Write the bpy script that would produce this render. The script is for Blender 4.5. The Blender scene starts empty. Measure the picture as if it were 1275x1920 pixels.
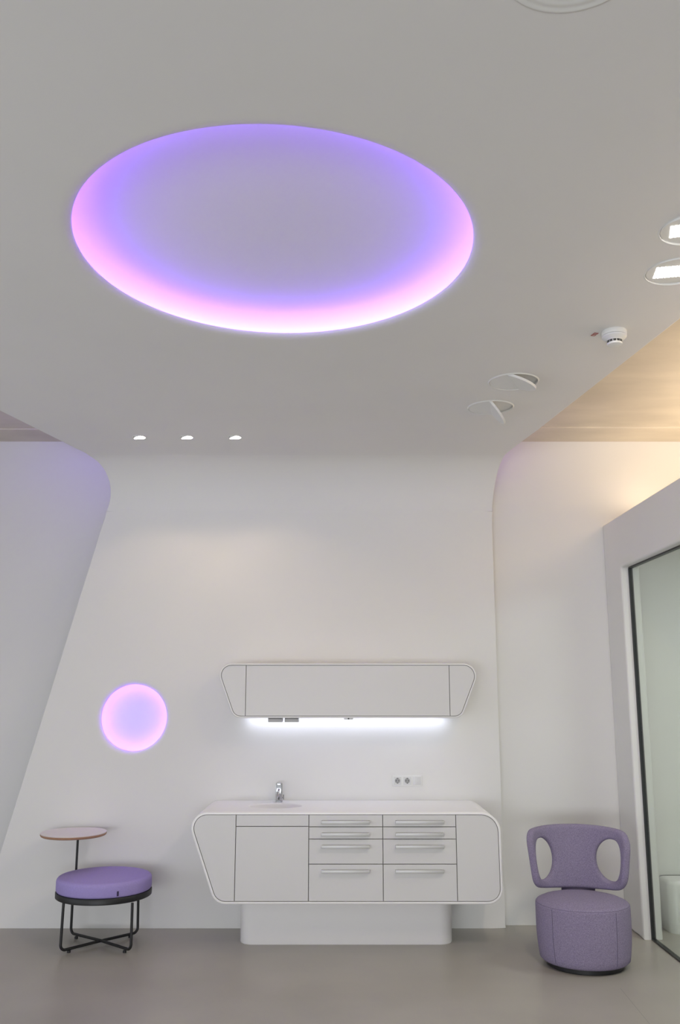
import bpy, bmesh, math
import numpy as np
from mathutils import Vector, Matrix, Euler
from mathutils.geometry import delaunay_2d_cdt
PI = math.pi
SC = bpy.context.scene
COL = SC.collection

# ------------------------------------------------------------------ camera
EYE, PITCH, F = 1.70, math.radians(11.27), 1680.0
cd = bpy.data.cameras.new('camera'); cam = bpy.data.objects.new('camera', cd); COL.objects.link(cam)
cam.location = (0, 0, EYE); cam.rotation_euler = (PI/2 + PITCH, 0, 0)
cd.sensor_fit = 'VERTICAL'; cd.sensor_height = 36.0; cd.sensor_width = 24.0; cd.lens = F/1920*36
SC.camera = cam

# ------------------------------------------------------------------ exposure, sky
SC.view_settings.view_transform = 'Standard'; SC.view_settings.look = 'None'
SC.view_settings.gamma = 1; SC.view_settings.use_curve_mapping = False
SC.view_settings.exposure = -0.10
W = bpy.data.worlds.new('world'); SC.world = W; W.use_nodes = True
bg = W.node_tree.nodes['Background']
bg.inputs['Color'].default_value = (0.95, 0.975, 1.0, 1); bg.inputs['Strength'].default_value = 0.66

def area(name, loc, rot, sx, sy, power, color, spread=PI):
    l = bpy.data.lights.new(name, 'AREA'); l.shape = 'RECTANGLE'; l.size = sx; l.size_y = sy
    l.energy = power; l.color = color; l.spread = spread
    o = bpy.data.objects.new(name, l); COL.objects.link(o); o.location = loc; o.rotation_euler = rot
    return o
# daylight through the glazed street front behind the camera
area('window_daylight', (-1.4, -5.6, 0.85), (math.radians(91), 0, math.radians(-7)), 6.5, 1.5, 290, (0.92, 0.96, 1.0))
# daylight through the low windows of the left side
area('side_window_daylight', (-4.9, 3.2, 1.25), (math.radians(103), 0, math.radians(-90)), 4.6, 2.2, 50, (0.84, 0.92, 1.0))

# ------------------------------------------------------------------ helpers
def ray(px, py):
    a = (px-637.5)/F; b = (960-py)/F
    return Vector((a, math.cos(PITCH)-b*math.sin(PITCH), math.sin(PITCH)+b*math.cos(PITCH)))
def onY(px, py, Y):
    r = ray(px, py); t = Y/r.y; return (r.x*t, EYE+r.z*t)       # X, Z on the vertical plane at depth Y
def link(o, parent=None):
    COL.objects.link(o)
    if parent: o.parent = parent
    return o
def tag(o, label=None, cat=None, group=None, kind=None):
    if label: o['label'] = label
    if cat: o['category'] = cat
    if group: o['group'] = group
    if kind: o['kind'] = kind
    return o
def empty(name, loc, label, cat, group=None, rot=(0,0,0)):
    o = bpy.data.objects.new(name, None); o.empty_display_size = .05
    COL.objects.link(o); o.location = loc; o.rotation_euler = rot
    return tag(o, label, cat, group)
def build(name, bm, mat, parent=None, smooth=True, ang=35):
    bmesh.ops.recalc_face_normals(bm, faces=bm.faces)
    me = bpy.data.meshes.new(name); bm.to_mesh(me); bm.free()
    me.materials.append(mat)
    if smooth:
        me.shade_smooth()
        try: me.set_sharp_from_angle(angle=math.radians(ang))
        except Exception: pass
    return link(bpy.data.objects.new(name, me), parent)
def bx(bm, x0, x1, y0, y1, z0, z1, bev=0, seg=2, M=None):
    r = bmesh.ops.create_cube(bm, size=1)
    vs = r['verts']
    for v in vs:
        v.co = Vector((x0+(v.co.x+.5)*(x1-x0), y0+(v.co.y+.5)*(y1-y0), z0+(v.co.z+.5)*(z1-z0)))
    if bev:
        es = list({e for v in vs for e in v.link_edges})
        r = bmesh.ops.bevel(bm, geom=es, offset=bev, segments=seg, affect='EDGES', profile=.5)
        vs = list({v for f in r['faces'] for v in f.verts} | {v for v in vs if v.is_valid})
    if M is not None:
        for v in vs: v.co = M @ v.co
    return vs
def lathe(bm, prof, seg=64, sx=1, sy=1, c=(0,0,0), M=None):
    rings = []
    for (r, z) in prof:
        if r < 1e-6:
            v = bm.verts.new((c[0], c[1], c[2]+z)); rings.append([v])
        else:
            rings.append([bm.verts.new((c[0]+sx*r*math.cos(2*PI*i/seg), c[1]+sy*r*math.sin(2*PI*i/seg), c[2]+z)) for i in range(seg)])
    for a, b in zip(rings, rings[1:]):
        for i in range(seg):
            j = (i+1) % seg
            if len(a) == 1 and len(b) == 1: continue
            if len(a) == 1: bm.faces.new((a[0], b[i], b[j]))
            elif len(b) == 1: bm.faces.new((a[i], a[j], b[0]))
            else: bm.faces.new((a[i], a[j], b[j], b[i]))
    if M is not None:
        for rg in rings:
            for v in rg: v.co = M @ v.co
def tube(bm, pts, r, seg=12, cap=True, closed=False):
    pts = [Vector(p) for p in pts]; n = len(pts); rings = []
    up = None
    for i, p in enumerate(pts):
        if closed: t = pts[(i+1) % n]-pts[i-1]
        else: t = pts[min(i+1, n-1)]-pts[max(i-1, 0)]
        t.normalize()
        if up is None:
            up = Vector((0,0,1)) if abs(t.z) < .9 else Vector((1,0,0))
        s = t.cross(up).normalized(); up = s.cross(t).normalized()
        rr = r[i] if isinstance(r, (list, tuple)) else r
        rings.append([bm.verts.new(p + rr*(math.cos(2*PI*k/seg)*s + math.sin(2*PI*k/seg)*up)) for k in range(seg)])
    m = n if closed else n-1
    for i in range(m):
        a, b = rings[i], rings[(i+1) % n]
        for k in range(seg):
            bm.faces.new((a[k], a[(k+1) % seg], b[(k+1) % seg], b[k]))
    if cap and not closed:
        bm.faces.new(rings[0][::-1]); bm.faces.new(rings[-1])
def round_path(pts, r, n=8):
    """polyline with rounded corners"""
    pts = [Vector(p) for p in pts]; out = [pts[0]]
    for a, b, c in zip(pts, pts[1:], pts[2:]):
        d1 = (a-b).normalized(); d2 = (c-b).normalized(); th = d1.angle(d2)
        L = r/math.tan(th/2); p0 = b+d1*L; p1 = b+d2*L
        cen = b+(d1+d2).normalized()*(r/math.sin(th/2))
        for i in range(n+1):
            t = i/n; v = (p0-cen).lerp(p1-cen, t); v = v.normalized()*r
            out.append(cen+v)
    out.append(pts[-1]); return out
def fillet(poly, rad, n=10):
    out = []; N = len(poly)
    for i in range(N):
        a, b, c = Vector(poly[i-1]), Vector(poly[i]), Vector(poly[(i+1) % N])
        r = rad[i] if isinstance(rad, (list, tuple)) else rad
        if r <= 0: out.append(tuple(b)); continue
        d1 = (a-b).normalized(); d2 = (c-b).normalized(); th = d1.angle(d2)
        L = r/math.tan(th/2); p0 = b+d1*L; p1 = b+d2*L; cen = b+(d1+d2).normalized()*(r/math.sin(th/2))
        a0 = math.atan2(p0.y-cen.y, p0.x-cen.x); a1 = math.atan2(p1.y-cen.y, p1.x-cen.x)
        da = (a1-a0+PI) % (2*PI)-PI
        for k in range(n+1):
            t = a0+da*k/n; out.append((cen.x+r*math.cos(t), cen.y+r*math.sin(t)))
    return out
def sarea(p): return sum(p[i-1][0]*p[i][1]-p[i][0]*p[i-1][1] for i in range(len(p)))/2
def ccw(p): return p if sarea(p) > 0 else p[::-1]
def offset(poly, d):
    """ccw polygon moved inward by d (negative: outward)"""
    p = ccw(list(poly)); N = len(p); out = []
    for i in range(N):
        a, b, c = Vector(p[i-1]), Vector(p[i]), Vector(p[(i+1) % N])
        e1 = (b-a).normalized(); e2 = (c-b).normalized()
        n1 = Vector((-e1.y, e1.x)); n2 = Vector((-e2.y, e2.x)); m = (n1+n2)
        m = m/max(m.dot(m)/2, 1e-6)
        out.append(tuple(b+m*d))
    return out
def clip(poly, axis, val, keep):
    """keep = +1: coordinate >= val, -1: <= val"""
    out = []; N = len(poly)
    for i in range(N):
        a, b = poly[i-1], poly[i]; ia = keep*(a[axis]-val) >= 0; ib = keep*(b[axis]-val) >= 0
        if ia != ib:
            t = (val-a[axis])/(b[axis]-a[axis]); out.append(tuple(a[k]+t*(b[k]-a[k]) for k in (0, 1)))
        if ib: out.append(b)
    return out
def clean(poly, eps=1e-4):
    out = []
    for p in poly:
        if not out or math.dist(p, out[-1]) > eps: out.append(p)
    if math.dist(out[0], out[-1]) < eps: out.pop()
    return out
def plate(bm, poly, y0, th, bev=.0015):
    """panel with outline in XZ, front at y0, thickness th backwards"""
    poly = ccw(clean(poly)); ins = offset(poly, bev)
    A = [bm.verts.new((x, y0, z)) for x, z in ins]
    B = [bm.verts.new((x, y0+bev, z)) for x, z in poly]
    Cc = [bm.verts.new((x, y0+th, z)) for x, z in poly]
    bm.faces.new(A); bm.faces.new(Cc[::-1])
    for P, Q in ((A, B), (B, Cc)):
        for i in range(len(P)):
            bm.faces.new((P[i-1], P[i], Q[i], Q[i-1]))
def segdist(P, loops):
    P = np.asarray(P); best = np.full(len(P), 1e9)
    for L in loops:
        L = np.asarray(L); A = L; B = np.roll(L, -1, axis=0)
        for a, b in zip(A, B):
            ab = b-a; t = np.clip(((P-a)@ab)/max(ab@ab, 1e-12), 0, 1)
            best = np.minimum(best, np.linalg.norm(P-(a+t[:, None]*ab), axis=1))
    return best
def inside(P, L):
    P = np.asarray(P); L = np.asarray(L); r = np.zeros(len(P), bool)
    for i in range(len(L)):
        x0, y0 = L[i-1]; x1, y1 = L[i]
        if y0 == y1: continue
        c = ((y0 > P[:, 1]) != (y1 > P[:, 1])) & (P[:, 0] < (x1-x0)*(P[:, 1]-y0)/(y1-y0)+x0)
        r ^= c
    return r
def slab(bm, outer, r_out, depth_out, holes, spacing, fn, open_edge=None, rows=None, both=False):
    """surface with rounded rims; holes = [(loop, radius, rim depth)]; fn(x, s, off) -> point
    both: closed solid, front and back rounded, depth = half thickness"""
    def dense(L):
        out = []
        for i in range(len(L)):
            a, b = L[i], L[(i+1) % len(L)]; k = max(1, math.ceil(math.dist(a, b)/(spacing*.3)))
            out += [(a[0]+(b[0]-a[0])*j/k, a[1]+(b[1]-a[1])*j/k) for j in range(k)]
        return out
    loops = [(ccw(dense(list(outer))), r_out, depth_out, 1)]+[(ccw(list(h)), r, d, -1) for h, r, d in holes]
    pts = []; edges = []
    for L, r, d, sg in loops:
        k = len(pts); n = len(L); pts += [tuple(p) for p in L]; edges += [(k+i, k+(i+1) % n) for i in range(n)]
    base = len(pts)
    arrs = [L for L, _, _, _ in loops]
    extra = []
    for L, r, d, sg in loops:
        for q in (.04, .15, .33, .6, 1.0, 1.5):
            O = offset(L, sg*q*r); D = segdist(O, arrs)
            extra += [p for p, dd in zip(O, D) if dd > q*r*.97]
    xs = [p[0] for p in outer]; ys = [p[1] for p in outer]; g = []
    rr = rows if rows is not None else np.arange(min(ys)+spacing, max(ys), spacing)
    for j, y in enumerate(rr):
        for x in np.arange(min(xs)+spacing*(.25+.5*(j % 2)), max(xs), spacing): g.append((x, y))
    if g:
        D = segdist(g, arrs); rm = max(r for _, r, _, _ in loops)
        extra += [p for p, dd in zip(g, D) if dd > max(rm*1.7, spacing*.3)]
    if extra:
        ex = np.array(extra); ok = inside(ex, arrs[0])
        for L in arrs[1:]: ok &= ~inside(ex, L)
        extra = [tuple(p) for p in ex[ok]]
    allp = pts+extra
    V, E, T, ov, oe, of = delaunay_2d_cdt([Vector(p) for p in allp], edges, [], 0, 1e-6)
    V = np.array([tuple(v) for v in V]); T = [t for t in T if len(t) == 3]
    cen = np.array([V[list(t)].mean(axis=0) for t in T])
    ok = inside(cen, arrs[0])
    for L in arrs[1:]: ok &= ~inside(cen, L)
    off = np.zeros(len(V)); owner = np.full(len(V), -1)
    for li, (L, r, d, sg) in enumerate(loops):
        D = segdist(V, [L])
        m = D < 1e-5; owner[m] = li
        if open_edge is not None and li == 0:
            A = np.array(L); B_ = np.roll(A, -1, axis=0); D = np.full(len(V), 1e9)
            for a, b in zip(A, B_):
                if open_edge(a) and open_edge(b): continue
                ab = b-a; t = np.clip(((V-a)@ab)/(ab@ab), 0, 1)
                D = np.minimum(D, np.linalg.norm(V-(a+t[:, None]*ab), axis=1))
        o = np.where(D < r, r-np.sqrt(np.maximum(r*r-(r-D)**2, 0)), 0)
        off = np.maximum(off, o*min(1, (d-.0005)/r) if not both else o)
    def mk(sign):
        vs = {}
        def g(i):
            if i not in vs:
                o = off[i] if not both else sign*(depth_out-off[i])
                vs[i] = bm.verts.new(fn(V[i][0], V[i][1], o))
            return vs[i]
        fs = []
        for t, k in zip(T, ok):
            if k:
                try: fs.append(bm.faces.new([g(i) for i in (t if sign < 0 else t[::-1])]))
                except ValueError: pass
        return g, fs
    g, fs = mk(-1)
    if both:
        g2, fs2 = mk(1)
    cnt = {}
    for t, k in zip(T, ok):
        if not k: continue
        for a, b in ((t[0], t[1]), (t[1], t[2]), (t[2], t[0])):
            key = (min(a, b), max(a, b)); cnt[key] = cnt.get(key, 0)+1
    rim = {}
    for (a, b), c in cnt.items():
        if c != 1: continue
        if both:
            try: bm.faces.new((g(a), g(b), g2(b), g2(a)))
            except ValueError: pass
            continue
        if open_edge is not None and open_edge(V[a]) and open_edge(V[b]): continue
        li = max(owner[a], owner[b], 0); d = loops[li][2]
        for i in (a, b):
            if i not in rim: rim[i] = bm.verts.new(fn(V[i][0], V[i][1], d))
        bm.faces.new((g(a), g(b), rim[b], rim[a]))
def ellipse(cx, cy, a, b, n=96):
    return [(cx+a*math.cos(2*PI*i/n), cy+b*math.sin(2*PI*i/n)) for i in range(n)]

# ------------------------------------------------------------------ materials
def mat(name, col, rough=.5, metal=0, spec=.5, noise=None, bump=None, emit=None, coat=0):
    m = bpy.data.materials.new(name); m.use_nodes = True; nt = m.node_tree
    b = nt.nodes['Principled BSDF']
    b.inputs['Base Color'].default_value = (*col, 1); b.inputs['Roughness'].default_value = rough
    b.inputs['Metallic'].default_value = metal; b.inputs['Specular IOR Level'].default_value = spec
    b.inputs['Coat Weight'].default_value = coat
    tc = nt.nodes.new('ShaderNodeTexCoord')
    if noise:
        sc, amt, det = noise[:3]; stretch = noise[3] if len(noise) > 3 else (1, 1, 1)
        mp = nt.nodes.new('ShaderNodeMapping'); mp.inputs['Scale'].default_value = stretch
        nt.links.new(tc.outputs['Object'], mp.inputs['Vector'])
        n = nt.nodes.new('ShaderNodeTexNoise'); n.inputs['Scale'].default_value = sc; n.inputs['Detail'].default_value = det
        nt.links.new(mp.outputs['Vector'], n.inputs['Vector'])
        r = nt.nodes.new('ShaderNodeMapRange'); r.inputs['From Min'].default_value = .3; r.inputs['From Max'].default_value = .7
        r.inputs['To Min'].default_value = 1-amt; r.inputs['To Max'].default_value = 1+amt
        nt.links.new(n.outputs['Fac'], r.inputs['Value'])
        v = nt.nodes.new('ShaderNodeVectorMath'); v.operation = 'SCALE'; v.inputs[0].default_value = col
        nt.links.new(r.outputs['Result'], v.inputs['Scale']); nt.links.new(v.outputs['Vector'], b.inputs['Base Color'])
    if bump:
        n2 = nt.nodes.new('ShaderNodeTexNoise'); n2.inputs['Scale'].default_value = bump[0]; n2.inputs['Detail'].default_value = 3
        nt.links.new(tc.outputs['Object'], n2.inputs['Vector'])
        bp = nt.nodes.new('ShaderNodeBump'); bp.inputs['Strength'].default_value = bump[1]; bp.inputs['Distance'].default_value = .002
        nt.links.new(n2.outputs['Fac'], bp.inputs['Height']); nt.links.new(bp.outputs['Normal'], b.inputs['Normal'])
    if emit:
        b.inputs['Emission Color'].default_value = (*emit[0], 1); b.inputs['Emission Strength'].default_value = emit[1]
    return m
VIOLET = (.27, .095, 1.0)
M_wall = mat('white_plaster', (.80, .79, .782), .6, spec=.25, noise=(1.3, .012, 2))
M_ceil = mat('white_ceiling_paint', (.80, .80, .785), .6, spec=.2, noise=(1.1, .01, 2))
M_cove = mat('white_cove_paint', (.82, .82, .82), .7, spec=.1)
M_floor = mat('grey_cast_floor', (.40, .375, .34), .34, spec=.45, noise=(1.6, .07, 6), bump=(240, .05))
M_conc = mat('raw_concrete', (.68, .62, .53), .8, spec=.2, noise=(3.2, .07, 10, (.6, 1.5, 1)), bump=(60, .25))
M_white = mat('white_mineral_surface', (.80, .79, .79), .33, spec=.45)
M_door = mat('pale_grey_white_door', (.70, .69, .69), .36, spec=.45)
M_top = mat('white_solid_top', (.90, .885, .89), .28, spec=.5)
M_gap = mat('grey_shadow_gap', (.22, .21, .20), .7)
M_handle = mat('brushed_aluminium', (.62, .62, .62), .5, .5)
M_chrome = mat('polished_chrome', (.55, .56, .58), .12, 1)
M_black = mat('black_powder_coat', (.012, .012, .014), .45)
M_frame = mat('black_window_profile', (.02, .022, .024), .4)
M_lilac = mat('lilac_upholstery', (.39, .32, .66), .85, spec=.2, noise=(160, .05, 2), bump=(700, .35))
M_felt = mat('mauve_grey_wool_felt', (.28, .24, .355), .95, spec=.12, noise=(190, .22, 3), bump=(420, .5))
M_felt_seam = mat('mauve_grey_seam', (.15, .13, .20), .95, spec=.1)
M_lam = mat('white_laminate', (.82, .76, .76), .35)
M_ply = mat('beech_plywood_edge', (.42, .24, .15), .5, noise=(30, .15, 3, (1, 1, 12)))
M_plastic = mat('white_plastic', (.80, .80, .79), .4)
M_insert = mat('light_grey_insert', (.70, .70, .70), .4)
M_grey = mat('grey_plastic', (.58, .57, .57), .5)
M_dark = mat('dark_plastic', (.06, .06, .06), .5)
M_red = mat('red_sticker', (.38, .07, .05), .5)
M_tagm = mat('dark_violet_tag', (.05, .035, .09), .8)
M_ledv = mat('violet_led', (.8, .8, .8), .5, emit=(VIOLET, 29.0))
M_ledw = mat('violet_led_wall', (.8, .8, .8), .5, emit=((.28, .09, 1.0), 22.0))
M_leder = mat('violet_led_edge_dim', (.8, .8, .8), .5, emit=((.42, .18, 1.0), 9.0))
M_lede = mat('violet_led_edge', (.8, .8, .8), .5, emit=((.28, .16, 1.0), 42.0))
M_ledc = mat('cool_white_led', (.8, .8, .8), .5, emit=((.78, .83, 1.0), 11.5))
M_lamp = mat('lamp_lens_lit', (.9, .9, .9), .4, emit=((1.0, .95, .86), 14.0))
M_warm = mat('warm_lamp_lens', (.9, .9, .9), .4, emit=((1.0, .78, .52), 1.3))
gm = bpy.data.materials.new('tinted_glass'); gm.use_nodes = True; nt = gm.node_tree
for n in list(nt.nodes):
    if n.type != 'OUTPUT_MATERIAL': nt.nodes.remove(n)
tr = nt.nodes.new('ShaderNodeBsdfTransparent'); tr.inputs['Color'].default_value = (.925, .96, .925, 1)
gl = nt.nodes.new('ShaderNodeBsdfGlossy'); gl.inputs['Roughness'].default_value = .02
fr = nt.nodes.new('ShaderNodeFresnel'); fr.inputs['IOR'].default_value = 1.35
mx = nt.nodes.new('ShaderNodeMixShader')
geo = nt.nodes.new('ShaderNodeNewGeometry'); sb = nt.nodes.new('ShaderNodeMath'); sb.operation = 'SUBTRACT'; sb.inputs[0].default_value = 1
ml = nt.nodes.new('ShaderNodeMath'); ml.operation = 'MULTIPLY'
nt.links.new(geo.outputs['Backfacing'], sb.inputs[1]); nt.links.new(fr.outputs[0], ml.inputs[0]); nt.links.new(sb.outputs[0], ml.inputs[1])
nt.links.new(ml.outputs[0], mx.inputs[0]); nt.links.new(tr.outputs[0], mx.inputs[1]); nt.links.new(gl.outputs[0], mx.inputs[2])
nt.links.new(mx.outputs[0], nt.nodes['Material Output'].inputs['Surface'])

# ------------------------------------------------------------------ room
YW = 7.00; YB = 7.09; ZC = 3.48; RB = .38; ZCON = 3.70
S1 = ZC-RB; S2 = S1+PI*RB/2
def ribbon(x, s, off):
    if s <= S1: return (x, YW+off, s)
    if s >= S2: return (x, YW-RB-(s-S2), ZC+off)
    a = (s-S1)/RB; r = RB+off
    return (x, YW-RB+r*math.cos(a), ZC-RB+r*math.sin(a))
def s_of_Y(Y): return S2+(YW-RB-Y)
YL = 7.42; ZCL = 3.794
bm = bmesh.new(); bx(bm, -7, 7, -7, YL, -.12, 0); tag(build('floor', bm, M_floor, smooth=False), kind='structure')
bm = bmesh.new(); bx(bm, -1.2, 7, YB, YL+.2, 0, ZCON+.3); tag(build('wall_back', bm, M_wall, smooth=False), kind='structure')
bm = bmesh.new(); bx(bm, -7, -1.2, YL, YL+.2, 0, ZCON+.3); tag(build('wall_left', bm, M_wall, smooth=False), kind='structure')
bm = bmesh.new(); bx(bm, -1.0, 7, -4.5, 6.70, ZCON+.012, ZCON+.4); tag(build('ceiling_concrete', bm, M_conc, smooth=False), kind='structure')
bm = bmesh.new(); bx(bm, -1.0, 7, 6.70, YB, ZCON, ZCON+.3, .003, 1); tag(build('trim_1', bm, M_conc, smooth=False), kind='structure')
bm = bmesh.new(); bx(bm, -7, -1.0, -4.5, 7.06, ZCL+.012, ZCL+.3); tag(build('ceiling_left', bm, M_conc, smooth=False), kind='structure')
bm = bmesh.new(); bx(bm, -7, -1.0, 7.06, YL, ZCL, ZCL+.3, .003, 1); tag(build('trim_3', bm, M_conc, smooth=False), kind='structure')

bm = bmesh.new(); bx(bm, -5.2, -5.0, 3.0, YL, 0, ZCL); tag(build('wall_side_unseen', bm, M_wall, smooth=False), kind='structure')  # unseen wall, added to hold back sky light and darken the left wall
def bez(p0, p1, p2, n=14):
    return [tuple((1-t)**2*a+2*t*(1-t)*b+t*t*c for a, b, c in zip(p0, p1, p2)) for t in [i/n for i in range(n+1)]]
SEND = s_of_Y(-3.5)
def xl_w(s): return -2.649+.254*s
def xl_c(s): return -1.93-.245*(s+.034-3.65)
def xr_c(s): return 1.345+.148*(s+.034-4.11)
sL = (-1.93+.245*3.65+2.649)/(.254+.245); sR = 4.11+(1.21-1.345)/.148
left = [(xl_w(0), 0), (xl_w(1.2), 1.2)]+bez((xl_w(3.12), 3.12), (-1.772, 3.335), (xl_c(3.62), 3.62))+[(xl_c(5), 5.0), (xl_c(SEND), SEND)]
right = [(1.21, 0), (1.21, 1.2)]+bez((1.21, 2.95), (1.214, 3.40), (xr_c(4.3), 4.3))+[(xr_c(5), 5.0), (xr_c(SEND), SEND)]
outline = left+right[::-1]
CUT = S1
lo = clip(outline, 1, CUT, -1); hi = clip(outline, 1, CUT, 1)
# wall part with the round niche
NX, NZ, NR = -1.574, 1.498, .249
bm = bmesh.new()
slab(bm, clean(lo), .006, .088, [(ellipse(NX, NZ, NR, NR, 80), .040, .030)], .35, ribbon, lambda v: abs(v[1]-CUT) < 1e-4 or abs(v[1]) < 1e-4)
tag(build('wall_centre', bm, M_wall, ang=60), kind='structure')
# ceiling part with the cove and the lamp openings
CX, CY, CA, CB = -.268, 3.461, .816, .868
FIX = {'lit1': (1.395, 3.235, .135), 'lit2': (1.46, 3.60, .135), 'off1': (1.018, 5.01, .145), 'off2': (.965, 5.50, .145)}
SMALL = [(-1.437, 6.19), (-1.097, 6.19), (-.752, 6.19)]
holes = [(ellipse(CX, s_of_Y(CY), CA, CB, 128), .050, .020)]
for (x, y, r) in FIX.values(): holes.append((ellipse(x, s_of_Y(y), r, r, 48), .002, .02))
for (x, y) in SMALL: holes.append((ellipse(x, s_of_Y(y), .045, .045, 32), .0015, .02))
rows = [S1+(S2-S1)*i/22 for i in range(1, 23)]+list(np.arange(S2+.15, SEND, .3))
bm = bmesh.new()
slab(bm, clean(hi), .006, .088, holes, .3, ribbon, lambda v: abs(v[1]-CUT) < 1e-4, rows=rows)
tag(build('ceiling', bm, M_wall, ang=60), kind='structure')

def dish(prof_parent, a, b, M, H, ext, led_mat, z0, ledr):
    """recess behind an opening: a, b = opening radii; builds shell and hidden strip"""
    f = .75*H
    A, B = a+ext, b+ext
    bm = bmesh.new(); N = 128
    prof = [(-ext+.004, z0), (0, z0), (0, H-f)]
    for i in range(1, 13):
        t = PI/2*i/12; prof.append((-f*1.6*(1-math.cos(t)), H-f+f*math.sin(t)))
    rings = []
    for (dr, z) in prof:
        rings.append([bm.verts.new(M @ Vector(((A+dr)*math.cos(2*PI*i/N), (B+dr)*math.sin(2*PI*i/N), z))) for i in range(N)])
    for k in (.6, .3):
        rings.append([bm.verts.new(M @ Vector(((A+prof[-1][0])*k*math.cos(2*PI*i/N), (B+prof[-1][0])*k*math.sin(2*PI*i/N), H))) for i in range(N)])
    for p, q in zip(rings, rings[1:]):
        for i in range(N): bm.faces.new((p[i-1], p[i], q[i], q[i-1]))
    bm.faces.new(rings[-1])
    build('reflector_dish', bm, M_cove, prof_parent, ang=80)
    bm = bmesh.new()
    tube(bm, [M @ Vector(((a+ledr)*math.cos(2*PI*i/96), (b+ledr)*math.sin(2*PI*i/96), z0+.012)) for i in range(96)], .006, 8, closed=True)
    build('led_strip', bm, led_mat, prof_parent)
t = empty('cove_light', (CX, CY, ZC), 'large oval ceiling recess glowing violet and pink around its rim', 'ceiling light')
dish(t, CA, CB, Matrix.Identity(4), .125, .085, M_ledv, .020, .060)
t = empty('niche_light', (NX, YW, NZ), 'small round wall light glowing pink and violet, left of the cabinets', 'wall light')
# the wall dish: local z points into the wall
for nm in ('x',):
    R_ = Matrix.Rotation(-PI/2, 4, 'X')
    dish(t, NR, NR, R_, .086, .045, M_ledw, .030, .028)

# ------------------------------------------------------------------ glass room on the right
XG = 2.11; YJ = 6.69; ZO = 2.61; ZR = 3.00; YEND = 1.2
bm = bmesh.new()
bx(bm, XG, XG+.14, YJ, YB-.001, 0, ZR, .012, 3)
bx(bm, XG, XG+.14, YEND, YJ+.05, ZO, ZR, .012, 3)
bx(bm, XG, XG+.14, YEND-.3, YEND, 0, ZR, .012, 3)
# one clean front: an L-shaped outline instead of overlapping boxes
bm.free(); bm = bmesh.new()
loop = [(YB-.001, 0), (YJ, 0), (YJ, ZO), (YEND, ZO), (YEND, 0), (YEND-.3, 0), (YEND-.3, ZR), (YB-.001, ZR)]
loop = fillet(loop, [0, 0, .02, .02, 0, 0, 0, 0], 5)
slab(bm, loop, .014, .07, [], 1.0, lambda y, z, o: (XG+.07+o, y, z), both=True)
tag(build('wall_right', bm, M_wall, ang=50), kind='structure')
bm = bmesh.new()
bx(bm, XG+.142, 6.2, YEND-.3, YB-.001, ZR-.04, ZR-.004, 0)
tag(build('ceiling_box', bm, M_wall, smooth=False), kind='structure')
bm = bmesh.new(); bx(bm, XG+.14, 6.2, YEND-.3, YEND-.2, 0, ZR); tag(build('wall_box_front', bm, M_wall, smooth=False), kind='structure')
bm = bmesh.new(); bx(bm, 6.1, 6.2, YEND-.2, YB-.001, 0, ZR); tag(build('wall_box_side', bm, M_wall, smooth=False), kind='structure')
wn = empty('window_1', (XG+.07, 4, 0), None, None); wn['kind'] = 'structure'
def loc(o, p): o.matrix_parent_inverse = Matrix.Translation(Vector(p)).inverted(); return o
bm = bmesh.new()
fw = .013
bx(bm, XG+.055, XG+.085, YJ-fw, YJ, 0, ZO); bx(bm, XG+.055, XG+.085, YEND, YEND+fw, 0, ZO)
bx(bm, XG+.055, XG+.085, YEND+fw, YJ-fw, ZO-.011, ZO); bx(bm, XG+.055, XG+.085, YEND+fw, YJ-fw, 0, .011)
loc(build('window_frame', bm, M_frame, wn, smooth=False), (XG+.07, 4, 0))
bm = bmesh.new(); bx(bm, XG+.066, XG+.074, YEND+fw, YJ-fw, .011, ZO-.011)
loc(build('glass_pane', bm, gm, wn, smooth=False), (XG+.07, 4, 0))
# bench behind the glass
bm = bmesh.new()
out = fillet([(2.36, 6.83), (3.9, 6.83), (3.9, 7.07), (2.36, 7.07)], [.07, .07, .01, .01], 8)
out = ccw(out)
zs = [(0, .0), (.0, .325), (-.010, .345), (-.03, .355)]
rings = [[bm.verts.new((x, y, z)) for x, y in offset(out, -d)] for d, z in zs]
for p, q in zip(rings, rings[1:]):
    for i in range(len(p)): bm.faces.new((p[i-1], p[i], q[i], q[i-1]))
bm.faces.new(rings[-1]); bm.faces.new(rings[0][::-1])
tag(build('bench', bm, M_white, ang=50), 'low white bench with a rounded corner behind the glass wall', 'bench')
# unseen panel lamp, added to brighten the inside of the glass room
t = empty('glass_room_fill_lamp', (3.6, 5.2, ZR-.04), 'unseen flat fill lamp added to light the room behind the glass', 'ceiling light')
bm = bmesh.new(); bx(bm, -.6, .6, -.6, .6, -.045, 0, .005); build('lamp_housing', bm, M_plastic, t)
bm = bmesh.new(); bx(bm, -.56, .56, -.56, .56, -.05, -.045); build('diffuser', bm, mat('panel_diffuser', (.9, .9, .9), .5, emit=((1.0, 1, .98), 10.5)), t, smooth=False)
# warm uplight standing on the box
t = empty('uplight', (2.44, 6.86, ZR-.004), 'warm uplight standing on the white box beside the back wall', 'lamp')
bm = bmesh.new(); bx(bm, -.14, .14, -.05, .05, 0, .05, .005); build('lamp_housing', bm, M_plastic, t)
bm = bmesh.new(); bx(bm, -.12, .12, -.04, .04, .05, .056); build('lens', bm, M_warm, t, smooth=False)
ul = area('uplight_lamp', (2.44, 6.86, ZR+.08), (PI, 0, 0), .24, .08, .9, (1, .78, .52)); ul.parent = None
ul2 = area('uplight_ceiling_lamp', (3.3, 4.8, ZR+.10), (PI, 0, 0), .3, 3.2, 62, (1, .82, .60))

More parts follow.
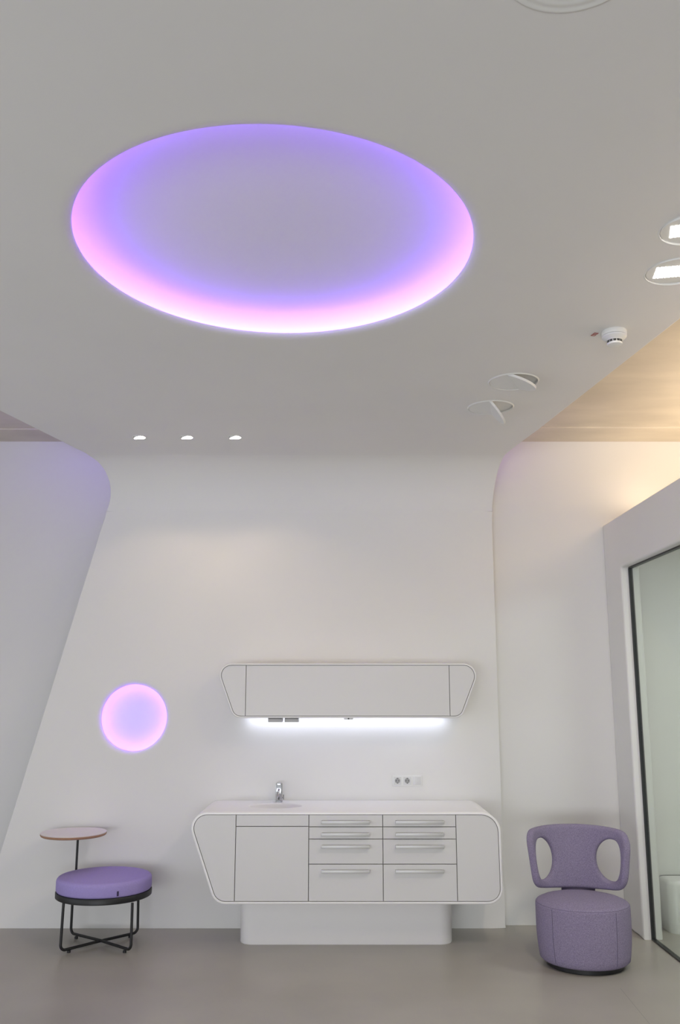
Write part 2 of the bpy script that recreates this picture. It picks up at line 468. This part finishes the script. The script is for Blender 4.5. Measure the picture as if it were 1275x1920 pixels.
# violet strips lying on top of the ceiling edge
for nm, sg, fx, lab, y0, y1 in (('edge_led_strip', -1, xl_c, 'violet light strip hidden on the left edge of the hanging ceiling', 5.9, 6.75),
                        ('edge_led_strip', 1, xr_c, 'violet light strip hidden on the right edge of the hanging ceiling', 6.2, 6.75)):
    bm = bmesh.new()
    pts = [ribbon(fx(max(q, 3.55))-sg*.09, q, .105) for q in np.linspace(s_of_Y(y0), 3.42, 16)]
    tube(bm, pts, .009, 8)
    tag(build(nm, bm, M_lede if sg < 0 else M_leder), lab, 'light strip')

# ------------------------------------------------------------------ cabinets
def shell(bm, outer, yf, yb, frame, rec=.024, bev=.006, skip=None):
    o = ccw(clean(outer)); rings = []
    rings.append([(x, yb, z) for x, z in o])
    for k in range(4):
        a = PI/2*k/3
        rings.append([(x, yf+bev*(1-math.sin(a)), z) for x, z in offset(o, bev*(1-math.cos(a)))])
    inn = offset(o, frame)
    rings.append([(x, yf, z) for x, z in inn]); rings.append([(x, yf+rec, z) for x, z in inn])
    V = [[bm.verts.new(p) for p in r] for r in rings]
    n = len(o)
    for j, (P, Q) in enumerate(zip(V, V[1:])):
        for i in range(n):
            if j == 0 and skip and skip(o[i-1], o[i]): continue
            bm.faces.new((P[i-1], P[i], Q[i], Q[i-1]))
    bm.faces.new(V[0][::-1])
    return o, inn
def panel(name, poly, gap, y, parent, th=.02, m=None):
    bm = bmesh.new(); plate(bm, poly, y, th); return build(name, bm, m or M_door, parent, ang=30)

# base cabinet
YF = 6.345; YBK = YW-.001
def P(px, py): return onY(px, py, YF)
px2m = 1/280.0
base = [P(353.2, 1527.3), P(405.6, 1690.6), P(939.5, 1691.2), P(933.2, 1528.0)]
Z0 = base[0][1]; base[3] = (base[3][0], Z0); zb = base[1][1]; base[2] = (base[2][0], zb)
groove = fillet(base, [.088, .085, .085, .115], 12)
FRM = .017
outer = offset(groove, -FRM)
ztop = max(z for x, z in outer)
bc = empty('base_cabinet', (0, 6.68, 0), 'long white rounded washstand cabinet with drawers on a plinth', 'cabinet')
base_at = (0, 6.68, 0)
bm = bmesh.new()
isflat = lambda a, b: abs(a[1]-ztop) < 1e-4 and abs(b[1]-ztop) < 1e-4 and abs(a[0]-b[0]) > .3
o, inn = shell(bm, outer, YF-.004, YBK, FRM-.0005, skip=isflat)
tx = sorted([p[0] for p in o if abs(p[1]-ztop) < 1e-4]); tx0, tx1 = tx[0], tx[-1]
body = loc(build('body', bm, M_top, bc, ang=50), base_at)
bm = bmesh.new()
SX, SY = -.459, 6.69
top = [(tx0, YF+.002), (tx1, YF+.002), (tx1, YBK), (tx0, YBK)]
slab(bm, top, .00001, .00002, [(ellipse(SX, SY, .185, .15, 64), .012, .013)], .2, lambda x, y, d: (x, y, ztop-d))
loc(build('worktop', bm, M_top, bc, ang=50), base_at)
bm = bmesh.new()
lathe(bm, [(1, -.012), (.985, -.03), (.94, -.06), (.84, -.085), (.65, -.10), (.3, -.106), (.07, -.108), (.065, -.115), (0, -.115)], 64, .185, .15, (SX, SY, ztop))
loc(build('sink_basin', bm, M_top, bc, ang=60), base_at)
bm = bmesh.new(); lathe(bm, [(0, .0), (.03, .0), (.033, -.003), (.033, -.006)], 32, 1, 1, (SX, SY, ztop-.106)); loc(build('drain', bm, M_chrome, bc), base_at)
bm = bmesh.new(); plate(bm, offset(groove, .0), YF+.018, .004, .0005); loc(build('carcass_front', bm, M_gap, bc, ang=30), base_at)
G = .0022
ginn = offset(groove, .0025)
xs_ = [P(441, 1610)[0], P(578.7, 1610)[0], P(718.2, 1610)[0], P(856.3, 1610)[0]]
ys_ = [P(640, 1550.3)[1], P(640, 1573.3)[1], P(640, 1620.3)[1]]; zsink = P(500, 1549.6)[1]
def sub(x0=None, x1=None, z0=None, z1=None):
    p = ginn
    if x0 is not None: p = clip(p, 0, x0+G, 1)
    if x1 is not None: p = clip(p, 0, x1-G, -1)
    if z0 is not None: p = clip(p, 1, z0+G, 1)
    if z1 is not None: p = clip(p, 1, z1-G, -1)
    return p
loc(panel('end_panel', sub(x1=xs_[0]), G, YF, bc), base_at)
loc(panel('end_panel', sub(x0=xs_[3]), G, YF, bc), base_at)
loc(panel('sink_fascia', sub(xs_[0], xs_[1], zsink, None), G, YF, bc), base_at)
loc(panel('door', sub(xs_[0], xs_[1], None, zsink), G, YF, bc), base_at)
hy = [1541, 1563.8, 1587, 1633.2]
for ci in (1, 2):
    x0, x1 = xs_[ci], xs_[ci+1]
    zz = [None]+ys_+[None]
    for ri in range(4):
        d = loc(panel('drawer', sub(x0, x1, zz[ri+1], zz[ri]), G, YF, bc), base_at)
        hx = (603.5, 692.5) if ci == 1 else (742, 831)
        a = P(hx[0], hy[ri]); b = P(hx[1], hy[ri])
        bm = bmesh.new(); zc = a[1]
        bx(bm, a[0]-.003, b[0]+.003, YF-.034, YF-.028, zc-.011, zc+.011, .002)
        for xx in (a[0]+.004, b[0]-.004):
            bx(bm, xx-.006, xx+.006, YF-.029, YF+.0005, zc-.010, zc+.010, .0015)
        h = build('handle', bm, M_handle, d); h['label'] = 'flat brushed metal bar handle'
# plinth
bm = bmesh.new()
pr = ccw(fillet([(-.690, 6.565), (.775, 6.565), (.775, YBK), (-.690, YBK)], [.095, .095, 0, 0], 12))
zu = min(z for x, z in outer)
rings = [[bm.verts.new((x, y, z)) for x, y in offset(pr, d)] for d, z in ((.004, .0), (0, .006), (0, zu+.002))]
for p, q in zip(rings, rings[1:]):
    for i in range(len(p)): bm.faces.new((p[i-1], p[i], q[i], q[i-1]))
bm.faces.new(rings[0][::-1]); bm.faces.new(rings[-1])
loc(build('plinth', bm, M_top, bc, ang=40), base_at)

# wall cabinet
YU = 6.65
def Q(px, py): return onY(px, py, YU)
ub = [Q(406.8, 1247), Q(439.8, 1342.8), Q(863.6, 1342.8), Q(899.4, 1247)]
ub[3] = (ub[3][0], ub[0][1]); ub[2] = (ub[2][0], ub[1][1])
ug = fillet(ub, [.074, .065, .065, .080], 12)
uo = offset(ug, -.013)
uc_at = (0, 6.83, 1.6)
uc = empty('wall_cabinet', uc_at, 'white rounded hanging cabinet with light beneath it above the worktop', 'cabinet')
bm = bmesh.new(); shell(bm, uo, YU-.004, YBK, .0125, bev=.005); loc(build('body', bm, M_white, uc, ang=50), uc_at)
bm = bmesh.new(); plate(bm, ug, YU+.016, .004, .0005); loc(build('carcass_front', bm, M_gap, uc, ang=30), uc_at)
gi = offset(ug, .002); ux0 = Q(460.8, 1295)[0]; ux1 = Q(843, 1295)[0]
loc(panel('end_panel', clip(gi, 0, ux0-.0018, -1), G, YU, uc, .016), uc_at)
loc(panel('end_panel', clip(gi, 0, ux1+.0018, 1), G, YU, uc, .016), uc_at)
loc(panel('door', clip(clip(gi, 0, ux0+.0018, 1), 0, ux1-.0018, -1), G, YU, uc, .016), uc_at)
uz = min(z for x, z in uo)
bm = bmesh.new(); bx(bm, -.70, .80, 6.935, 6.96, uz-.004, uz-.001, .001); loc(build('led_strip', bm, M_ledc, uc), uc_at)
for (xa, xb, lab) in ((502.5, 529.5, 'small grey dispenser box under the hanging cabinet, the left of two'), (533.5, 560, 'small grey dispenser box under the hanging cabinet, the right of two')):
    xa = onY(xa, 1350, 6.78)[0]; xb = onY(xb, 1350, 6.78)[0]
    t = empty('dispenser_box', ((xa+xb)/2, 6.78, uz), lab, 'dispenser', 'grey boxes under the hanging cabinet')
    w = (xb-xa)/2
    bm = bmesh.new(); bx(bm, -w, w, 0, .09, -.034, -.0005, .003); build('case', bm, M_grey, t)
    bm = bmesh.new(); bx(bm, -w+.004, w-.004, -.003, .0, -.012, -.004, .001); build('slot_cover', bm, mat('slot_grey', (.22, .22, .22), .5), t)
x_ = onY(653.5, 1350, 6.80)[0]
t = empty('cabinet_socket', (x_, 6.80, uz), 'tiny white socket with dark hole under the hanging cabinet', 'socket')
bm = bmesh.new(); bx(bm, -.034, .034, 0, .07, -.016, -.0005, .003); build('case', bm, M_plastic, t)
bm = bmesh.new(); lathe(bm, [(0, 0), (.006, 0), (.006, .004)], 16, M=Matrix.Translation((0, -.0005, -.009)) @ Matrix.Rotation(PI/2, 4, 'X')); build('hole', bm, M_dark, t)

# faucet
fx_, _ = onY(523, 1500, 6.90)
t = empty('faucet', (fx_, 6.90, ztop), 'small upright chrome tap standing behind the basin', 'tap')
bm = bmesh.new(); bx(bm, -.026, .026, -.026, .026, 0, .008, .003); bx(bm, -.024, .024, -.02, .02, .006, .132, .004); build('body', bm, M_chrome, t)
bm = bmesh.new()
tube(bm, round_path([(0, -.015, .088), (0, -.10, .080), (0, -.115, .05)], .014, 6), [.009]*7+[.0085]*2, 12); build('spout', bm, M_chrome, t)
bm = bmesh.new(); bx(bm, -.018, .018, -.045, .02, .130, .139, .003, M=Matrix.Rotation(math.radians(0), 4, 'X')); bx(bm, -.008, .008, -.008, .008, .126, .132); build('lever', bm, M_chrome, t)
bm = bmesh.new(); tube(bm, [(.02, 0, .032), (.034, 0, .032)], .004, 8); tube(bm, [(.034, 0, .018), (.034, 0, .052)], .004, 8); build('side_knob', bm, M_chrome, t)
bm = bmesh.new(); bx(bm, -.004, .004, -.0215, -.019, .018, .060, .001); build('sensor_window', bm, M_dark, t)

# wall sockets
x0, z1 = onY(735.5, 1453.5, YW); x1, z0 = onY(791.5, 1473.8, YW)
t = empty('power_outlet', ((x0+x1)/2, YW, (z0+z1)/2), 'white wall socket plate with two sockets and one blank field above the worktop', 'socket')
hw = (x1-x0)/2; hh = (z1-z0)/2
bm = bmesh.new(); bx(bm, -hw, hw, -.009, -.0003, -hh, hh, .003); build('frame', bm, M_plastic, t)
for k in (-1, 0, 1):
    cx_ = k*hw*.655; q = .0285
    bm = bmesh.new()
    if k < 1:
        out = [(-q, -q), (q, -q), (q, q), (-q, q)]
        slab(bm, out, .0015, .004, [(ellipse(0, 0, .0195, .0195, 32), .001, .014)], .02, lambda x, z, o: (cx_+x, -.0125+o, z))
        f = build('socket_insert', bm, M_insert, t)
        bm = bmesh.new(); lathe(bm, [(0, 0), (.0195, 0), (.0195, .001)], 32, M=Matrix.Translation((cx_, -.0095, 0)) @ Matrix.Rotation(PI/2, 4, 'X')); build('socket_well', bm, mat('well_grey', (.38, .38, .38), .5), f)
        bm = bmesh.new()
        for sx in (-.0095, .0095): bx(bm, cx_+sx-.003, cx_+sx+.003, -.0115, -.0095, -.003, .003)
        for sz in (-.017, .017): bx(bm, cx_-.0035, cx_+.0035, -.0125, -.0095, sz-.003, sz+.003)
        build('pin_holes', bm, M_dark, f, smooth=False)
    else:
        bx(bm, cx_-q, cx_+q, -.0125, -.008, -q, q, .0015); build('blank_cover', bm, M_insert, t)

# ------------------------------------------------------------------ stool with side table
SXC, SYC = -1.632, 6.59
st = empty('stool', (SXC, SYC, 0), 'round lilac stool on thin black legs with an attached side table', 'stool')
RS = .322
bm = bmesh.new()
prof = [(0, .352), (RS-.02, .352), (RS-.006, .356), (RS, .366), (RS, .420)]
for i in range(1, 9):
    a = PI/2*i/8; prof.append((RS-.028*(1-math.cos(a)), .420+.028*math.sin(a)))
prof += [(RS-.06, .4545), (RS-.13, .463), (RS-.22, .468), (0, .470)]
lathe(bm, prof, 96); build('seat', bm, M_lilac, st, ang=60)
bm = bmesh.new()
lathe(bm, [(0, .314), (RS-.02, .314), (RS-.003, .314), (RS+.002, .318), (RS+.003, .349), (RS, .353), (0, .3525)], 96); build('seat_ring', bm, M_black, st, ang=40)
bm = bmesh.new()
ta = math.atan2(-.295, .17)
bx(bm, -.002, .003, -.006, .006, .366, .396, M=Matrix.Rotation(ta, 4, 'Z') @ Matrix.Translation((RS, 0, 0)))
f = build('tag', bm, M_tagm, st, smooth=False); f['label'] = 'small dark fabric tag on the seat edge'
feet = {'fl': (-1.838, 6.335), 'fr': (-1.375, 6.34), 'bl': (-1.895, 6.765), 'br': (-1.432, 6.80)}
cxm = sum(v[0] for v in feet.values())/4; cym = sum(v[1] for v in feet.values())/4
for k, (x, y) in feet.items():
    lx, ly = x-SXC, y-SYC
    tx_, ty_ = lx*.985-.002, ly*.95
    zc_ = .022 if k in ('fl', 'br') else .026
    c_ = (cxm-SXC, cym-SYC)
    bm = bmesh.new()
    tube(bm, round_path([(tx_, ty_, .316), (lx, ly, zc_), (c_[0], c_[1], zc_+.004)], .035, 8), .0093, 12)
    lg = build('leg', bm, M_black, st)
    q = Vector((c_[0]-lx, c_[1]-ly)).normalized()*.065
    bm = bmesh.new(); lathe(bm, [(0, 0), (.012, 0), (.012, .014), (0, .016)], 16, c=(lx+q.x, ly+q.y, 0)); build('foot_glide', bm, M_black, lg)
TX, TY = -1.905-SXC, 6.735-SYC
bm = bmesh.new(); lathe(bm, [(0, .7015), (.2275, .7015), (.230, .705), (.2302, .7085), (0, .7085)], 96, c=(TX, TY, 0)); f = build('table_top', bm, M_lam, st, ang=40); f['label'] = 'round white laminate table top'
bm = bmesh.new(); lathe(bm, [(0, .684), (.218, .684), (.226, .688), (.230, .695), (.2305, .7015), (0, .7015)], 96, c=(TX, TY, 0)); g_ = build('table_edge', bm, M_ply, f, ang=40); g_['label'] = 'bevelled brown plywood edge'
PX, PY = -1.903-SXC, 6.842-SYC
bm = bmesh.new()
tube(bm, round_path([(PX, PY, .684), (PX, PY, .338), (PX*.72, PY*.72, .338)], .03, 8), .0085, 12); f = build('table_pole', bm, M_black, st)
bm = bmesh.new(); lathe(bm, [(0, .678), (.045, .678), (.045, .6845), (0, .6845)], 24, c=(PX, PY-.02, 0)); build('mounting_plate', bm, M_black, f)

# ------------------------------------------------------------------ armchair
ACX, ACY = 1.553, 6.125
ac = empty('armchair', (ACX, ACY, 0), 'mauve grey felt tub chair with two oval holes in its curved back', 'armchair', rot=(0, 0, math.radians(-10)))
bm = bmesh.new(); lathe(bm, [(0, 0), (.235, 0), (.24, .004), (.24, .034), (0, .034)], 64); build('base_plate', bm, M_black, ac, ang=40)
def seat_r(z):
    return .274+.018*math.sin(min(1, (z-.03)/.2)*PI/2)
bm = bmesh.new()
prof = [(0, .030), (.25, .030)]+[(seat_r(z)-(.012 if z < .035 else 0), z) for z in (.032, .045, .08, .14, .20, .28, .355)]
for i in range(1, 9):
    a = PI/2*i/8; prof.append((.292-.030*(1-math.cos(a)), .355+.030*math.sin(a)))
prof += [(.245, .395), (.2, .406), (.12, .415), (0, .419)]
lathe(bm, prof, 96, 1.01, .98); seat = build('seat', bm, M_felt, ac, ang=60)
for ang in (-133, -52, 20, 130):
    bm = bmesh.new(); a = math.radians(ang)
    tube(bm, [(1.01*(seat_r(z)+.0002)*math.cos(a), (seat_r(z)+.0002)*math.sin(a)*.98, z) for z in np.linspace(.05, .362, 14)], .0016, 6)
    build('seam', bm, M_felt_seam, seat)
bm = bmesh.new()
tube(bm, [(.2875*1.01*math.cos(2*PI*i/96), .2875*.98*math.sin(2*PI*i/96), .3695) for i in range(96)], .0014, 6, closed=True); build('top_seam', bm, M_felt_seam, seat)
# backrest: outline in (angle*R, z), bent round the seat
RBK = .318
def back(x, z, o):
    R = RBK-.028+.040*(z-.40)/.40-o*1.0
    a = x/RBK
    return (R*math.sin(a), R*math.cos(a), z)
HA = math.radians(79)*RBK
xt = np.linspace(-HA+.165, HA-.165, 9)
outl = [(x, .398+.03*(x/HA)**2) for x in xt]+[(HA-.03, .428)]+[(HA, .782)]+[(x, .803-.021*(x/HA)**2) for x in xt[::-1]]+[(-HA, .782)]+[(-HA+.03, .428)]
outl = fillet(outl, [0]*9+[.125, .12]+[0]*9+[.09, .09], 9)
hs = []
for sg in (-1, 1):
    L = []
    for i in range(48):
        t_ = 2*PI*i/48; c, s = math.cos(t_), math.sin(t_)
        n = 2/(2.7 if c > 0 else 1.9); ia = .100 if sg < 0 else .116; ca = 49 if sg < 0 else 45
        xx = math.copysign(abs(c)**n, c)*(.112 if c > 0 else ia); zz = math.copysign(abs(s)**(2/2.1), s)*.131
        L.append((sg*(math.radians(ca)*RBK+xx), .594+zz))
    hs.append((L, .020, .024))
bm = bmesh.new(); slab(bm, outl, .020, .024, hs, .035, back, both=True)
build('backrest', bm, M_felt, ac, ang=75)
bm = bmesh.new(); bx(bm, -.11, .11, .275, .30, .30, .41, .008); build('back_bracket', bm, M_felt_seam, ac)

# ------------------------------------------------------------------ ceiling fittings
def cup(parent, r, h, m=None):
    bm = bmesh.new(); lathe(bm, [(r-.001, .003), (r-.001, h), (0, h)], 48); build('housing', bm, m or M_plastic, parent, ang=40)
def spot(name, loc_, target, power, color, size, blend=1, rad=.02):
    l = bpy.data.lights.new(name, 'SPOT'); l.energy = power; l.color = color; l.spot_size = math.radians(size); l.spot_blend = blend; l.shadow_soft_size = rad
    o = bpy.data.objects.new(name, l); COL.objects.link(o); o.location = loc_
    o.rotation_euler = (Vector(target)-Vector(loc_)).to_track_quat('-Z', 'Y').to_euler()
    return o
labs = ['small lit swivel spotlight in the ceiling, leftmost of three in a row', 'small lit swivel spotlight in the ceiling, middle of three in a row', 'small lit swivel spotlight in the ceiling, rightmost of three in a row']
for (x, y), lab in zip(SMALL, labs):
    t = empty('spotlight', (x, y, ZC), lab, 'spotlight', 'three small ceiling spotlights')
    cup(t, .0445, .05, M_grey)
    bm = bmesh.new(); lathe(bm, [(.0435, .001), (.0435, -.0025), (.0475, -.0025), (.0485, 0)], 40); build('trim_ring', bm, M_plastic, t)
    Mt = Matrix.Translation((0, 0, .003)) @ Matrix.Rotation(math.radians(-16), 4, 'Y') @ Matrix.Rotation(math.radians(6), 4, 'X')
    bm = bmesh.new(); lathe(bm, [(.040, -.004), (.041, .006), (0, .006)], 40, M=Mt); h = build('swivel_head', bm, M_plastic, t)
    bm = bmesh.new(); lathe(bm, [(0, -.006), (.036, -.006), (.040, -.003)], 40, M=Mt); build('lens', bm, M_lamp, h)
    spot('spotlight_lamp', (x+.01, y-.01, ZC-.03), (x+.25+(x+1.1)*.5, YW, 1.2), 5.6, (1.0, .76, .50), 86, .4)
# swivel lamps, switched off
def dring(bm, r, w=.006, h=.006):
    lathe(bm, [(r-w, .002), (r-w, -h*.5), (r-w*.5, -h), (r+.001, -h*.5), (r+.004, 0)], 56)
def halfdisc(bm, r, th, side, M, cut=0):
    pts = [(side*max(r*math.cos(a), 0)+side*cut*0, r*math.sin(a)) for a in [-PI/2+PI*i/28 for i in range(29)]]
    lo_ = [bm.verts.new(M @ Vector((x, y, -th/2))) for x, y in pts]; hi_ = [bm.verts.new(M @ Vector((x, y, th/2))) for x, y in pts]
    bm.faces.new(lo_); bm.faces.new(hi_[::-1])
    for i in range(len(pts)): bm.faces.new((lo_[i-1], lo_[i], hi_[i], hi_[i-1]))
for key, ang, rz, lab in (('off1', 22, -25, 'unlit round swivel ceiling lamp near the right edge, nearly flush'), ('off2', 52, -12, 'unlit round swivel ceiling lamp with its flap tilted well down')):
    x, y, r = FIX[key]
    t = empty('swivel_ceiling_lamp', (x, y, ZC), lab, 'ceiling light', 'unlit swivel ceiling lamps', rot=(0, 0, math.radians(rz)))
    cup(t, r-.001, .008)
    bm = bmesh.new(); dring(bm, r); build('trim_ring', bm, M_plastic, t)
    bm = bmesh.new(); halfdisc(bm, r-.008, .006, -1, Matrix.Identity(4)); build('fixed_plate', bm, M_plastic, t, ang=30)
    Mt = Matrix.Rotation(math.radians(ang), 4, 'Y')
    bm = bmesh.new(); halfdisc(bm, r-.010, .014, 1, Matrix.Translation((.003, 0, 0)) @ Mt); build('swivel_head', bm, M_plastic, t, ang=30)
# swivel lamps, lit
for key, rz, tilt, lab in (('lit1', -18, 5, 'round ceiling lamp with lit square of LED dots, the nearer one'), ('lit2', -11, 3, 'round ceiling lamp with lit square of LED dots, the farther one')):
    x, y, r = FIX[key]
    t = empty('led_ceiling_lamp', (x, y, ZC), lab, 'ceiling light', 'lit square LED ceiling lamps', rot=(0, 0, math.radians(rz)))
    cup(t, r-.001, .008)
    bm = bmesh.new(); dring(bm, r, .003, .002); build('trim_ring', bm, M_plastic, t)
    Mt = Matrix.Rotation(math.radians(tilt), 4, 'X')
    bm = bmesh.new(); lathe(bm, [(0, 0), (r-.006, 0), (r-.004, .003), (r-.004, .010), (0, .010)], 56, M=Mt); h = build('swivel_head', bm, M_plastic, t)
    bm = bmesh.new(); ox = -.035
    for i in range(8):
        for j in range(8):
            lathe(bm, [(0, -.0012), (.006, -.0008), (.0068, .001)], 10, c=(ox-.052+i*.0152, -.053+j*.0152, -.0005), M=Mt)
    build('led_dots', bm, M_lamp, h)
    area('led_ceiling_lamp_light', (x-.02, y, ZC-.03), (math.radians(0), 0, math.radians(rz)), .12, .12, 15, (1, .86, .68))
# smoke detector
t = empty('smoke_detector', (1.384, 4.262, ZC), 'white round smoke detector hanging under the ceiling by a red sticker', 'smoke detector')
bm = bmesh.new(); lathe(bm, [(0, 0), (.060, 0), (.062, -.004), (.062, -.020), (.059, -.024), (0, -.024)], 56); build('base', bm, M_plastic, t, ang=40)
bm = bmesh.new(); lathe(bm, [(.056, -.024), (.061, -.027), (.060, -.034), (.050, -.044), (.040, -.048), (.040, -.051), (.034, -.051), (.034, -.062), (.038, -.064), (.036, -.072), (.020, -.076), (0, -.076)], 56); build('head', bm, M_plastic, t, ang=30)
bm = bmesh.new()
for i in range(12):
    bx(bm, .0335, .0352, -.007, .007, -.0615, -.0515, M=Matrix.Rotation(2*PI*(i+.5)/12, 4, 'Z'))
f = build('vent_slots', bm, M_dark, t, smooth=False)
t = empty('warning_sticker', (1.297, 4.30, ZC), 'small red sticker with pale marks on the ceiling', 'sticker', rot=(0, 0, math.radians(15)))
bm = bmesh.new(); bx(bm, -.012, .012, -.020, .020, -.0012, -.0002); build('label_sheet', bm, M_red, t, smooth=False)
bm = bmesh.new(); bx(bm, -.007, .007, -.010, -.006, -.0016, -.0011); bx(bm, -.007, .007, .006, .010, -.0016, -.0011); build('label_marks', bm, M_lam, t, smooth=False)
# concentric rings at the top edge of the view
t = empty('ceiling_speaker', (.584, 1.90, ZC), 'flush white ceiling speaker with faint concentric rings at the top edge', 'speaker')
bm = bmesh.new(); prof = [(0, -.0012)]
for i in range(0, 61):
    r = .06+.13*i/60; prof.append((r, -.0022-.0007*math.cos(2*PI*(r-.186)/.026)*(1 if r < .19 else 0)))
prof.append((.192, -.0002)); lathe(bm, prof, 96); build('cover', bm, M_ceil, t, ang=60)
# joint line in the floor
bm = bmesh.new()
def fl(px, py):
    r = ray(px, py); k = -EYE/r.z; return Vector((r.x*k, r.y*k, .0004))
a, b = fl(1163, 1853), fl(1218, 1920); b = b+(b-a)*2; d = (b-a).normalized(); n_ = Vector((-d.y, d.x, 0))*.0012
bm.faces.new([bm.verts.new(p) for p in (a-n_, b-n_, b+n_, a+n_)])
tag(build('trim_2', bm, mat('floor_joint', (.27, .26, .24), .5), smooth=False), kind='structure')
